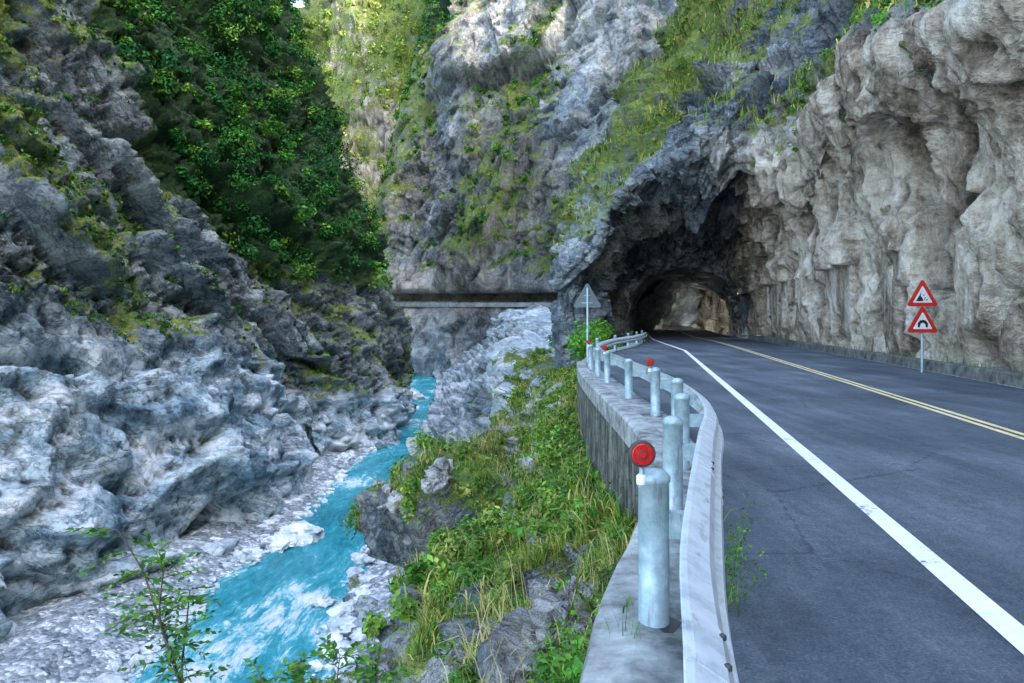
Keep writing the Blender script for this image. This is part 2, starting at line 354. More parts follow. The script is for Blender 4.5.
# ================================================================ RIGHT MOUNTAIN WITH ROAD CUT
def WX(Y): return 10.6+.196*Y
def right_cliff():
    cols=[]
    def col(pts,top1=(35,15,95),top2=(120,30,250)):
        p=[P(*q) if len(q)==3 else np.array(q[:3]) for q in pts]
        p[0]=p[0].copy(); p[0][2]=-2.5
        b=p[-1]; p=p+[b+np.array(top1),b+np.array(top2)]; cols.append(p)
    c1=[(560,345,62),(557,318,62),(564,290,62),(574,260,63),(592,225,64),(616,185,66),(655,90,75),(690,0,90)]
    c0=[tuple(P(*q)+np.array([16+6*i,45,3*i]))+(0,) for i,q in enumerate(c1)]
    c00=[tuple(P(*q)+np.array([60+6*i,110,3*i]))+(0,) for i,q in enumerate(c1)]
    col(c00); col(c0); col(c1,(16,40,75),(50,110,230))
    col([(592,345,58),(588,320,57),(587,292,56),(592,262,55),(605,215,55),(634,172,55),(682,85,64),(722,0,76)],(22,30,85),(70,80,250))
    col([(616,338,70),(615,320,70),(617,295,70),(630,262,68),(642,222,61),(660,163,54),(706,85,59),(750,0,70)],(28,24,90),(90,60,260))
    col([(683,337,70),(683,320,70),(683,290,70),(683,254,69),(684,203,61),(688,150,51),(735,80,55),(785,0,63)],(30,20,95))
    col([(750,337,71),(750,320,71),(748,293,71),(741,260,69),(744,218,60),(748,166,49),(775,90,50),(820,0,56)])
    def wl(px,lip,ab,up):
        Y=10.6/((px-512)/F-.196); L=P(*lip)[2]
        col([(px,0,Y)]+[tuple([WX(Y)-o,Y,L*k,0]) for k,o in ((.12,0),(.35,.1),(.6,.1),(.82,.3))]+[lip,ab,up])
    wl(800,(800,178,43),(812,90,45),(850,0,51))
    wl(850,(844,78,32),(856,40,34),(882,0,39))
    wl(930,(910,42,23.4),(924,6,24.6),(945,-70,29))
    wl(1024,(1000,12,18.2),(1014,-26,19),(1035,-140,23))
    for Y in (13,7,0,-40,-110,-220):
        col([(WX(Y),Y,-2,0)]+[(WX(Y)+o,Y,z,0) for z,o in ((1.5,0),(3.5,0),(5.5,.1),(7.5,-.2),(10,-1.2),(11.5,-.9),(18,3))])
    C=np.array(cols).transpose(1,0,2)
    rt=ts([30,50,50,55,60,60,50,25,20]); ct=ts([6,25,60,60,70,75,85,85,90,85,50,30,15,10,6,6])
    S=cr(cr(C,rt,0),ct,1); nv,nu=S.shape[:2]
    n=normals(S,(-1,-.5,0)); RT_,CT_=np.meshgrid(rt,ct,indexing='ij')
    tanm=sstep(5.6,6.4,CT_+.35*fbm(S*.2,2))*sstep(5.65,5.1,RT_+.4*fbm(S*.3+3,2))
    gr=.35+.65*sstep(-1,3,S[...,2])
    p=warp(S,.22,1.3)
    fl=1.4*ridge(p*np.array([.24,.24,.05]),2,.45)-.4+1.1*perlin(p*np.array([.55,.55,.14])+3)+.65*ridge(warp(S,.5,.5)*np.array([1.1,1.1,.26]),2)+.2*fbm(S*np.array([2.2,2.2,1.2]),3)
    hole=sstep(.12,.35,perlin(warp(S,.4,.5)*np.array([.42,.42,.22])+40))+.5*sstep(.2,.4,perlin(warp(S,.6,.3)*np.array([1.1,1.1,.6])+90)); fl=fl-1.6*hole
    q1=basis(warp(S,.12,1.5),(.6,-.25,.75),(-.75,0,.6),(.2,1,.1),(.08,.20,.16))
    q2=basis(warp(S,.3,.5),(.6,-.25,.75),(-.75,0,.6),(.2,1,.1),(.25,.55,.42))+7
    cr_=blur(1.7*facet(q1,.8),1)+.65*facet(q2,.8)+.24*facet(S*1.3+9,.9)+.8*ridge(S*.06,3)+.2*fbm(S*1.2,3)-.9
    cave=sstep(5.1,4.7,RT_)*sstep(6.6,6.0,CT_)*sstep(2.8,3.4,CT_)
    cr_=cr_+cave*(.7*facet(S*.45+2)+.3*facet(S*1.0))
    d=(fl*.85*tanm+cr_*(1-tanm)*np.where(RT_<5,.7,.85)*np.where(CT_>7.3,.6,1)*np.where(RT_>7,1.8,1))*gr
    S=S+n*d[...,None]; n2=normals(S,(-1,-.5,0))
    inner=WX(S[...,1])-.75; lowz=(S[...,2]<4.5)&(CT_>6.2); S[...,0]=np.where(lowz,np.maximum(S[...,0],inner),S[...,0])
    nz=n2[...,2]; upper=sstep(5.0,5.7,RT_)
    gstreak=sstep(1.9,2.2,CT_)*sstep(3.6,2.7,CT_)*sstep(2.6,4.2,RT_)
    fb=fbm(basis(S,(.6,-.25,.75),(-.75,0,.6),(.2,1,.1),(.05,.2,.1))+7,3)
    green=upper*np.clip(.25+.45*sstep(.1,.6,nz)+.8*fb,0,.78)+.42*gstreak+.08
    green=np.where(RT_<4.8,green*.3+.38*gstreak,green); green*=np.where(CT_>7.2,.8,1)
    mask=np.stack([np.clip(tanm+.35*(1-tanm)*sstep(.0,.4,perlin(S*.11+5)),0,1),np.clip(green,0,.78),.03+0*tanm+.22*sstep(6,5,RT_)*(1-tanm)*(1-cave)*sstep(-.2,.3,perlin(S*.15+9))],-1)
    Fq=gridF(nv,nu); ctr=S.reshape(-1,3)[Fq].mean(1)
    x=(ctr[:,0]-17.25)/6.15; z=ctr[:,2]/6.9; inside=(np.abs(x)**2.4+np.clip(z,0,9)**2.4<1)&(ctr[:,1]>65.5)&(ctr[:,1]<82)
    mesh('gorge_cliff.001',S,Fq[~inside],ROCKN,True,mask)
    A=area(S); w=A*np.clip(green,0,1)*np.maximum(upper,gstreak)*(RT_<7.6)*(S[...,1]<140)*(S[...,1]>8)*(CT_>2)
    k=sample(S,w*(fb>-.1),3200); pt=S.reshape(-1,3)[k]; r=(.12+.65*rs.rand(len(k))**3)
    leaves('cliff_shrubs.001',pt+np.array([-.1,-.1,.05]),r,55,.09,np.concatenate([PAL_T[2:],PAL_G]),.75,LEAFD)
    k=sample(S,w*(fb>-.15),38000); pt=S.reshape(-1,3)[k]
    blades('cliff_grass',pt,n2.reshape(-1,3)[k],.55,.03,PAL_G,LEAFD)
    w=((RT_>5.2)&(RT_<6.1)&(CT_>6.6)&(CT_<11))*A*(perlin(S*.5+60)>0); k=sample(S,w,140); pt=S.reshape(-1,3)[k]
    leaves('hanging_plants',pt,.15+.35*rs.rand(len(k))**1.5,90,.075,PAL_B)
right_cliff()
# ================================================================ FAR CLIFF WITH LEDGE ROAD
def far_cliff():
    px=[377,377,396,425,455,500,545,590,640,700,790]; dp=[430,345,328,320,300,290,275,255,235,225,225]
    cols=[]
    sil=[(376,380),(376,306),(376,304),(377,294),(377,290),(378,240),(382,190),(396,120),(414,50),(426,0),(440,-90)]
    ys=[385,306,304,294,289,240,190,120,50,0,-90]
    dy=[-6,0,12,12,-4,0,8,20,38,55,100]
    for j,(x,d) in enumerate(zip(px,dp)):
        c=[]
        for i in range(11):
            xx=x+(0 if j>3 else (sil[i][0]-376)*(1 if j<3 else .5)); c.append(P(xx+(12 if j==0 else 0),ys[i],d+dy[i]))
        c.append(c[-1]+np.array([20,90,30])); cols.append(c)
    C=np.array(cols).transpose(1,0,2); rt=ts([40,5,14,8,35,35,45,45,40,40,12]); ct=ts([20,30,40,45,60,60,60,60,50,25])
    S=cr(cr(C,rt,0),ct,1); RT_,CT_=np.meshgrid(rt,ct,indexing='ij'); n=normals(S,(0,-1,.2)); nv,nu=S.shape[:2]
    p=warp(S,.02,8)
    q1=basis(p,(.45,0,.9),(.9,0,-.45),(0,1,0),(.012,.026,.02)); q2=basis(warp(S,.05,3),(.35,0,.9),(.9,0,-.35),(0,1,0),(.035,.065,.04))+3
    d=blur(7.5*facet(q1,.7),3)+blur(3.3*facet(q2,.8),1)+blur(1.5*facet(S*.16+8,.8),0)+5*ridge(S*np.array([.02,.02,.008]),3)+.9*fbm(S*.3,3)-2
    lm=sstep(1.0,.6,RT_); up=sstep(4.0,4.8,RT_)
    dl=3.5*ridge(warp(S,.05,4)*.045,4)+blur(2.2*facet(S*.08,.9),1)
    ed=sstep(0.8,2.2,CT_)*.8+.2
    d=d*up*.85*ed+dl*lm
    S=S+n*d[...,None]; n2=normals(S,(0,-1,.2))
    fb=fbm(basis(S,(.45,0,.9),(.9,0,-.45),(0,1,0),(.010,.028,.02))+3,4); green=np.clip(.24+.5*sstep(.15,.6,n2[...,2])+.9*fb,0,.78)*up+.25*sstep(3.6,.5,CT_)*up
    green*=(1-.5*sstep(6.2,7.0,CT_))
    green=np.where(fb>.2,np.maximum(green,sstep(.2,.3,fb)*up),np.clip(green,0,.78))
    mask=np.stack([np.clip(.32+.5*perlin(S*.02+5),0,1)+.3*sstep(1.5,4.,RT_)*(1-up),green,np.clip(.85*lm+.5*up*sstep(5.6,7,CT_)+.08+.4*perlin(S*.018),0,1)],-1)
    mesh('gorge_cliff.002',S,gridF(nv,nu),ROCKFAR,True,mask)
    A=area(S); w=A*up*(green>.55); k=sample(S,w,1700); pt=S.reshape(-1,3)[k]; r=.9+2.4*rs.rand(len(k))**2
    leaves('cliff_forest.001',pt+np.array([0,-.6,.8]),r,80,.45,np.concatenate([PAL_T,PAL_G[:2]]),.8,LEAFD)
    pa=[]
    for x,d_ in zip(np.linspace(385,560,60),np.interp(np.linspace(385,560,60),px[1:],dp[1:])): pa.append(P(x,304.5,d_-1.0))
    sweep('ledge_road_parapet',pa,[(-.4,-1.0),(.4,-1.0),(.4,.75),(-.4,.75)],CONC)
far_cliff()
# ================================================================ SUNLIT MOUNTAIN
def mountain():
    px=[150,230,283,310,340,380,430,520]; tops=[60,40,18,-4,-50,-90,-120,-150]
    cols=[]
    for x,t in zip(px,tops):
        c=[P(x,y,d) for y,d in ((345,430),(250,455),(160,490))]; c.append(P(x+3,t+60,520)); c.append(P(x,t,560)); b=P(x,t,560)+np.array([0,150,-60]); c.append(b); cols.append(c)
    C=np.array(cols).transpose(1,0,2); S=cr(cr(C,ts([40,60,60,50,20]),0),ts([20,40,50,50,60,60,30]),1)
    n=normals(S,(0,-1,.3)); nv,nu=S.shape[:2]
    d=14*ridge(S*np.array([.012,.012,.006]),3)+blur(6*facet(warp(S,.04,6)*.035),2)+2.5*facet(S*.1)+1.5*fbm(S*.3,3)
    S=S+n*d[...,None]; n2=normals(S,(0,-1,.3)); fb=fbm(S*.015+3,4)
    green=np.clip(.62+.7*fb,0,.78); mask=np.stack([.7+0*fb,green,.2+0*fb],-1)
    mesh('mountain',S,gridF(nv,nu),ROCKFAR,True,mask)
    A=area(S); k=sample(S,A*(green>.4),2600); pt=S.reshape(-1,3)[k]; r=1.8+2.8*rs.rand(len(k))
    leaves('mountain_forest',pt,r,60,.8,np.array([[.15,.25,.04],[.24,.33,.06],[.34,.40,.09],[.09,.18,.04]]),.8,LEAFD)
mountain()
# ================================================================ RIVERSIDE BANK (road side)
YY=[-8,2,5,10,14,20,30,40,60,80,100,150,220,300,330]
EX=lambda Y: hint(Y,[-8,1,3.37,4.375,5.4,6.3,8.2,11,15,20,25,30,36,46,60,70],[-2.5,-.3,.32,.55,.88,1.15,1.6,1.85,1.92,2.05,2.35,3.0,4.4,7.4,10.3,11.6])
def bank():
    p0x=[-2.5,0,.78,1.78,1.9,2.05,3.0,5.6,10.5,13,15,15,14,6,-5]; p0z=[-.5,-.5,-.35,-1.5,-1.9,-2.1,-1.8,-1.1,-.5,-.3,0,2,4,8,9]
    p2x=[-4,-2.0,-.7,-.6,-.8,-.8,-.4,-.1,.8,1.3,1.5,3,4,-6,-16]; p2z=[-6,-4.5,-3.0,-4.0,-4.6,-5.2,-5,-5,-4,-3.5,-3,-1,1,4,6]
    p4x=[-7.5,-7,-6.5,-6.3,-6.3,-6.5,-6.9,-7.3,-8.6,-10,-11.5,-13.2,-18,-27,-40]
    Y=np.concatenate([np.linspace(-8,1,20,endpoint=False),np.linspace(1,20,230,endpoint=False),np.linspace(20,60,190,endpoint=False),np.linspace(60,150,150,endpoint=False),np.linspace(150,330,140)])
    h=lambda t:hint(Y,YY,t); a=np.stack([h(p0x)+.15,Y,h(p0z)],-1); c=np.stack([h(p2x),Y,h(p2z)],-1); f=np.stack([h(p4x),Y,0*Y-22.6],-1)
    a0=a+np.array([.6,0,-2.0]); b=a*.55+c*.45+np.array([-.05,0,.2]); d=c*.7+f*.3; d[:,2]=c[:,2]*.5-22.6*.5; g=f+np.array([-5,0,-2.5])
    C=np.stack([a0,a,b,c,d,f,g],0); T_=ts([6,45,45,75,65,12]); S=cr(C,T_,0); vt=T_[:,None]+0*Y[None]
    n=normals(S,(-1,0,.4)); Yg=S[...,1]
    p=warp(S,.2,1.2); ed=sstep(1.0,1.5,vt)
    q1=basis(warp(S,.1,1.5),(0,.8,-.5),(0,.5,.8),(1,0,.2),(.07,.16,.14))
    d=(1.8*ridge(p*.1,2)+blur(2.2*facet(q1,.9),1)+.8*facet(p*.4,.9)+.15*facet(S*1.1))*sstep(2.2,3.4,vt)*np.interp(Yg,[0,10,30],[.15,.5,1])+(.28*fbm(S*.8,3)+.25*facet(S*1.2)+.12*facet(S*2.5))*ed*np.interp(Yg,[0,40,60],[1,1,.2])+1.6*sstep(120,200,Yg)*ridge(S*.05,3)
    S=S+n*d[...,None]; n2=normals(S,(-1,0,.4)); nz=n2[...,2]
    rocky=sstep(.03,.20,fbm(S*.33+50,3)-.08*(vt<1.7)+.05*(vt>2.3))
    veg=sstep(3.3,2.8,vt+1.1*fbm(S*.25,3))*sstep(85,55,Yg); vg2=.35*sstep(.45,.75,nz)
    veg=veg*(1-.95*rocky*sstep(1.3,1.8,vt)); green=np.clip(np.clip(veg*.72,0,1)+vg2*(Yg<70)+.08,0,.78)
    mask=np.stack([.2+0*veg,green,np.clip(.15+.75*sstep(20,55,Yg),0,1)],-1)
    nv,nu=S.shape[:2]; mesh('riverbank_slope',S,gridF(nv,nu),ROCK,True,mask)
    A=area(S); dist=np.clip(Yg,2.5,200); vis=(Yg>2.2)&(vt>.9)
    f0=vis*veg*A; patch=np.clip(.25+1.8*fbm(S*.7+33,2),.02,1)
    Sf=S.reshape(-1,3); nf=n2.reshape(-1,3)
    k=sample(S,f0*patch*(Yg<14)/dist**.8,24000); blades('grass',Sf[k]-np.array([0,0,.03]),nf[k],.17,.006,PAL_G)
    k=sample(S,f0*patch*(Yg>10)*(Yg<60)/dist**1.2,26000); blades('grass.001',Sf[k],nf[k],.26,.015,PAL_G)
    k=sample(S,f0*(fbm(S*.5+90,2)>.12)*(Yg<40)/dist,7000); blades('dry_grass',Sf[k],nf[k],.36,.007,np.array([[.44,.36,.15],[.36,.31,.11],[.50,.43,.20]]))
    w=f0*(fbm(S*.45+70,2)>-.04)
    k=sample(S,w*(Yg<14)/dist,700); r=.07+.24*rs.rand(len(k))**1.5; leaves('shrub',Sf[k]+np.array([0,0,.10]),r,140,.032,PAL_B,.9)
    k=sample(S,w*(Yg>12)*(Yg<75)/dist**.5,1100); r=.15+.6*rs.rand(len(k))**2; leaves('shrub.001',Sf[k]+np.array([0,0,.2]),r,120,.075,np.concatenate([PAL_B,PAL_G[:3]]),.9)
    k=sample(S,A*(Yg>50)*(Yg<110)*(vt<2.4)*(vt>1),50); r=.5+1.1*rs.rand(len(k)); leaves('bush',Sf[k]+np.array([0,0,.4]),r,300,.14,PAL_T[1:],.9)
    k=sample(S,A*(nz>.45)*(vt>2.8)*(Yg>10)*(Yg<80),150); r=.15+.4*rs.rand(len(k)); leaves('shrub.002',Sf[k],r,80,.08,PAL_B,.9)
    return Sf,nf,f0.ravel(),Yg.ravel()
BS,BN,BF,BY=bank()
leaves('bush.001',[(4.6,44,.6),(5.6,47,.9),(6.2,50,.8),(4.,41,0.1)],[1.1,1.2,1.2,.8],600,.11,PAL_B,.9)
# ================================================================ RIVER
ry=lambda py:(CH-WZ)*F/(py-HZ)
Lp=[(-60,900),(50,760),(122,683),(188,610),(240,570),(304,520),(342,475),(372,450),(398,425),(405,405),(403,390),(395,383)]
Rp=[(375,900),(345,760),(318,683),(340,610),(366,560),(404,505),(420,470),(434,440),(450,415),(457,400),(453,388),(440,379)]
def rw(L): return np.array([[(x-512)/F*ry(y),ry(y)] for x,y in L])
LL,RR=rw(Lp),rw(Rp)
Yr=np.linspace(20,330,700)
z3=lambda s_,o:np.stack([Yr*s_,Yr*0+o,Yr*0],-1)
XL=hint(Yr,np.append(LL[:,1],335),np.append(LL[:,0],-75))+1.3*fbm(z3(.13,0),4); XR=hint(Yr,np.append(RR[:,1],335),np.append(RR[:,0],-30))+1.0*fbm(z3(.15,9),4)
def bed():
    xs=np.concatenate([[-1500,-600,-200],np.linspace(-75,10,300),[60,300,1500]]); yb=np.concatenate([[-1500,-300,-20],np.linspace(18,320,620),[420,700,1600]])
    X,Y=np.meshgrid(xs,yb); xl=np.interp(Y,Yr,XL); xr=np.interp(Y,Yr,XR)
    o=np.maximum(xl-X,X-xr); p=np.stack([X,Y,0*X],-1)
    Z=WZ+np.clip(o*.18,-1.0,1.3)+.35*fbm(p*.35,4)*sstep(-1,2,o)+.45*ridge(p*np.array([.15,.05,1]),3)*sstep(0,4,o)
    far=(np.abs(X+30)>60)|(Y<10)|(Y>330); Z=np.where(far,WZ-2,Z)
    mesh('ground',np.stack([X,Y,Z],-1),gridF(*X.shape),GRAV,True)
    u=np.linspace(-.15,1.15,60)[:,None]; X=XL[None]*(1-u)+XR[None]*u; Yq=np.repeat(Yr[None],60,0); p=np.stack([X,Yq,0*X],-1)
    Z=WZ+.16*ridge(p*np.array([.5,.3,1]),3)
    foam=sstep(.05,.4,perlin(p*np.array([.12,.05,1])+8))+.7*sstep(.14,-.02,u)+.5*sstep(.86,1.02,u)+.6*sstep(72,52,Yq)
    mk=np.zeros(p.shape); mk[...,0]=np.clip(foam,0,1.2)
    mesh('river',np.stack([X,Yq,Z],-1),gridF(60,700),WAT,True,mk)
bed()
def ico(sub):
    import bmesh
    bm=bmesh.new(); bmesh.ops.create_icosphere(bm,subdivisions=sub,radius=1); v=np.array([x.co[:] for x in bm.verts]); f=np.array([[q.index for q in t.verts] for t in bm.faces]); bm.free(); return v,f
def rocks(name,cen,rad,sub,mat,flat=.6):
    v0,f0=ico(sub); parts=[]
    for c,r in zip(cen,rad):
        s=rs.rand(3)*.6+.7; s[2]*=flat; q=v0*(1+.28*facet(v0*1.1+rs.rand(3)*50))[:,None]*(1+.12*perlin(v0*3+rs.rand(3)*9))[:,None]
        a=rs.rand()*6.28; R=np.array([[cos(a),-sin(a),0],[sin(a),cos(a),0],[0,0,1]]); parts.append(((q*s*r)@R.T+np.array(c),f0))
    V,Fq=merge(parts); return mesh(name,V,Fq,mat,False)
cen=[];rad=[]
for i in range(2600):
    y=20+rs.rand()**1.6*200+22; side=rs.rand()<.6
    xl=np.interp(y,Yr,XL); xr=np.interp(y,Yr,XR)
    x=(xl-rs.rand()**1.3*9+.8) if side else (xr+rs.rand()**1.2*6-.8)
    r=.10+.9*rs.rand()**9+.15*rs.rand(); cen.append((x,y,WZ+.15+.12*abs(x-(xl if side else xr))*.9)); rad.append(r)
rocks('river_stones',cen,rad,1,STONE)
big=[((300,540),2.6),((280,548),1.5),((380,560),2.2),((390,545),1.4),((322,606),.8),((345,632),1.3),((350,612),1.0),((335,655),.9),((405,400),5.5),((398,412),3.6),((270,525),1.5),((360,600),.8),((435,470),1.7),((446,450),1.8),((428,490),1.5),((362,640),1.1),((350,668),.9),((250,560),1.0),((365,452),2.0),((345,462),1.6),((458,425),2.4),((462,405),3.)]
rocks('boulder',[((x-512)/F*ry(y),ry(y),WZ+.4) for (x,y),r in big],[r for _,r in big],4,STONE,.55)
wt=BF*(BY>6)*(BY<45)/np.clip(BY,3,99)**.6
k=rs.choice(len(BS),34,p=wt/wt.sum())
v0,f0=ico(4); parts=[]
for c in BS[k]:
    r=.2+.5*rs.rand()**1.5; q=v0*(1+.35*facet(v0*1.0+rs.rand(3)*50)+.12*facet(v0*2.6+rs.rand(3)*50))[:,None]; parts.append((q*r*np.array([.8,1.1,.7])+c-np.array([0,0,.2*r]),f0))
V,Fq=merge(parts); mesh('rock_outcrop',V,Fq,ROCKN,True,np.tile([.4,.15,.35],(len(V),1)))
# ================================================================ ROAD
RX=lambda Y: np.interp(Y,[-30,45,60,70,100],[9.38-.196*30,9.38+.196*45,20.9,22.6,28.3])
RLX=lambda Y: hint(Y,[-20,0,1.93,2.9,3.9,6,7.9,10,12.3,15,18.7,23.7,28,36,46,60,70,100],[-5,.0,.48,.70,.98,1.6,2.17,2.55,2.76,2.82,2.9,3.0,3.4,5.1,8.2,11.4,12.6,16.5])
def road():
    Ys=np.concatenate([np.linspace(-25,0,10,endpoint=False),np.linspace(0,50,120,endpoint=False),np.linspace(50,100,50)])
    st=[((RLX(y)+.02,y),(RX(y)+.1,y)) for y in Ys]+[((16,106),(28.5,112)),((13.5,112),(26,124)),((10.5,116),(19,134))]
    V=[];n=14
    zf=lambda y: .0+ (0 if y<85 else (y-85)**2*.0009)
    for l,r in st:
        for k in range(n+1):
            t=k/n; V.append((l[0]*(1-t)+r[0]*t,l[1]*(1-t)+r[1]*t,zf(l[1]*(1-t)+r[1]*t)))
    mesh('road',V,gridF(len(st),n+1),ASPH,True)
    def strip(name,pts,w,mat,z=.006,off=0):
        pts=np.array(pts,float); t=np.gradient(pts,axis=0); t/=np.linalg.norm(t,axis=1)[:,None]; nr=np.stack([t[:,1],-t[:,0]],-1)
        a=pts+nr*(off-w/2); b=pts+nr*(off+w/2)
        V=np.concatenate([np.column_stack([a,[zf(y)+z for y in a[:,1]]]),np.column_stack([b,[zf(y)+z for y in b[:,1]]])]); m=len(pts)
        return pm(name,V,[(i,i+1,m+i+1,m+i) for i in range(m-1)],mat)
    yl=np.linspace(-20,96,200); wx=np.interp(yl,[-20,40,61,72,96],[2.04-3.92,2.04+7.84,12.4,14.2,18.6])
    ext=np.array([(18.6,103),(16.5,109),(13,114)])
    strip('road_edge_line',np.concatenate([np.column_stack([wx,yl]),ext]),.18,LW,.008)
    yx=np.interp(yl,[-20,45,60,72,96],[5.6-3.92,5.6+8.82,17.1,18.7,23.4]); ext2=np.array([(23.3,106),(20.5,114),(16.5,121)])
    pts=np.concatenate([np.column_stack([yx,yl]),ext2])
    strip('road_centre_line',pts,.11,LY,.008,-.10); strip('road_centre_line.001',pts,.11,LY,.008,.10)
    ye=np.concatenate([np.linspace(-8,26,90,endpoint=False),np.linspace(26,68,40)]); ex=EX(ye); rx=RLX(ye)
    V=[]
    for y,a,b in zip(ye,ex,rx):
        j=.02*float(perlin(np.array([y*3,1.,2.])))
        V+= [(a-.02+j,y,-4.5),(a+j,y,-.02),(a+.03+j,y,.05),((a+b)/2,y,.075),(b-.0,y,.06),(b+.03,y,-.03)]
    m=6; Fq=[(i*m+k,i*m+k+1,(i+1)*m+k+1,(i+1)*m+k) for i in range(len(ye)-1) for k in range(m-1)]
    o=pm('retaining_wall',V,Fq,WALL); o.data.materials.append(CONC)
    for i,pl in enumerate(o.data.polygons): pl.material_index=0 if i%5==0 else 1
    yp=np.linspace(7.6,27,60); sweep('wall_coping',[(EX(y)+.02,y,0) for y in yp],[(-.06,-.22),(.30,-.22),(.30,.14),(.26,.17),(-.02,.17),(-.06,.13)],CONC)
    k=empty('kerb_wall'); y=-12.; i=0
    while y<64:
        L=2.9; yy=np.linspace(y,y+L,6); i+=1; sweep('segment_%d'%i,[(RX(a)+.06,a,0) for a in yy],[(0,-.1),(.02,.34),(.05,.37),(.33,.37),(.36,.32),(.36,-.1)],KERB,k); y+=L+.035
    yv=np.linspace(-20,70,100); pm('verge',[q for a in yv for q in ((RX(a)+.05,a,.02),(RX(a)+.42,a,.26),(WX(a)+2.5,a,.40))],[(i*3+k,i*3+k+1,i*3+k+4,i*3+k+3) for i in range(99) for k in (0,1)],CONC)
KERB=simple('kerb_concrete',(.03,.035,.028),(.22,.22,.19),3,.9,.6,.02)
road()
bp=[]
for i in range(700):
    y=2+rs.rand()**1.3*55; bp.append((RX(y)+.42+rs.rand()*.5,y,.26+rs.rand()*.08))
blades('verge_grass',np.array(bp),np.tile([-.3,0,1.],(len(bp),1)),.12,.008,PAL_B)
bp=[]
for y,n in ((4.4,20),(4.9,22),(5.6,8),(2.7,8),(8.5,8),(12,8),(17,10)):
    for i in range(n): bp.append((RLX(y)+.16+abs(rs.normal())*.06,y+rs.normal()*.12,0))
for (x,y) in ((.62,3.75),(.68,4.1)):
    for i in range(12): bp.append((x+rs.normal()*.05,y+rs.normal()*.06,.05))
blades('roadside_weed',np.array(bp),np.tile([.4,0,1.],(len(bp),1)),.10,.004,PAL_B)
parts=[];lc=[]
for y in (4.2,4.45,4.8,5.0):
    for i in range(4):
        b=np.array([RLX(y)+.18+rs.rand()*.05,y,0]); tip=b+np.array([.05+.2*rs.rand(),rs.normal()*.1,.22+.25*rs.rand()]); q=np.linspace(0,1,6)[:,None]; pp=b*(1-q)+tip*q+np.array([.04,0,0])*q*(1-q)
        parts.append(tube_arr(pp,np.linspace(.003,.001,6),5)); lc+=[tuple(x) for x in pp[2:]]
V,Fq=merge(parts); mesh('weed_stems',V,Fq,simple('stem_green',(.05,.10,.02),(.09,.15,.04),20))
leaves('roadside_weed.001',lc,[.035]*len(lc),9,.010,PAL_B)
# ================================================================ TUNNEL
def tunnel():
    cs=[(17.2,73.5,1.9),(17.2,72,1.45),(17.2,70.8,1.12),(17.2,70.0,1.02),(17.4,71,.985)]+[(17.2+(y-70)*.25,y,.985) for y in np.linspace(73,94,26)]+[(23.4,95.5,1.05),(23.6,96.5,1.9)]
    n=130; th=np.linspace(-.12,pi+.12,n); V=[]
    for x,y,r in cs:
        c=np.sign(np.cos(th))*np.abs(np.cos(th))**.8; s_=np.sign(np.sin(th))*np.abs(np.sin(th))**.85
        V.append(np.stack([x+c*6.25*r,np.full(n,y),-.0+s_*6.95*r],-1))
    S=np.array(V); ctr=np.stack([S[...,0].mean(1),S[:,0,1],0*S[:,0,1]+2],-1)[:,None]; out=unit(S-ctr)
    d=.3*facet(S*.6)+.3*fbm(S*.4,3); S=S+out*np.clip(d,-.2,.6)[...,None]
    mk=np.zeros(S.shape)
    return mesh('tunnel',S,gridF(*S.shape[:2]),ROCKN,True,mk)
tunnel()
def beyond():
    path=[(40,92),(36,104),(31,120),(23,134),(15,141)]; zs=[-1,6,14,26]; C=np.array([[(x+o,y+o*.6,z) for x,y in path] for z,o in zip(zs,(0,.5,0,5))],float)
    S=cr(cr(C,ts([40,40,30]),0),ts([30,50,60,40]),1); n=normals(S,(-.5,-1,0)); d=1.0*ridge(S*np.array([.3,.3,.08]),3)+.5*facet(S*.5); S=S+n*d[...,None]
    mk=np.zeros(S.shape); mk[...,0]=.95; mk[...,1]=.05; mesh('rock_wall',S,gridF(*S.shape[:2]),ROCKN,True,mk)
beyond()
# ================================================================ GUARD RAIL
gr=empty('guardrail')
yp=np.concatenate([np.linspace(-6,12,60,endpoint=False),np.linspace(12,58,80)])
path=[(RLX(y),y,0) for y in yp]
wp=[(.0,.77),(.02,.765),(.045,.745),(.085,.71),(.09,.66),(.025,.615),(.025,.585),(.09,.54),(.085,.49),(.045,.455),(.02,.435),(0,.43)]
wp=[(a*1.15+(.77-z)*.34,z) for a,z in wp]; wp2=[(a-.006,z) for a,z in wp[::-1]]
sweep('rail',path,wp+wp2,RAILM,gr)
posts=[(.79,3.9),(1.39,6.05),(1.93,7.95),(2.36,10.0),(2.52,12.3),(2.50,15),(2.54,18.7),(2.55,20.8),(2.66,23.7),(3.0,27.3),(3.9,32),(5.6,38),(7.3,44),(8.9,50),(10.4,56),(.15,1.3),(-.9,-1.5)]
for i,(x,y) in enumerate(posts):
    z=.05; r=.085
    lathe('post_%d'%(i+1),[(r+.012,0),(r+.012,.012),(r,.016),(r,.80),(r+.006,.803),(r+.006,.83),(r-.01,.85),(r*.55,.868),(.01,.873)],(x,y,z),METAL,gr,28)
    lathe('base_plate_%d'%(i+1),[(r+.07,0),(r+.07,.012),(r+.012,.014)],(x,y,z+.005),DARK,gr,6,False)
    xr=RLX(y); dx=xr-x
    pm('bracket_%d'%(i+1),[(x+a,y+b,c) for a in (0,dx+.03) for b in (-.04,.04) for c in (.54,.68)],[(0,1,3,2),(4,5,7,6),(0,1,5,4),(2,3,7,6),(0,2,6,4),(1,3,7,5)],METAL,gr)
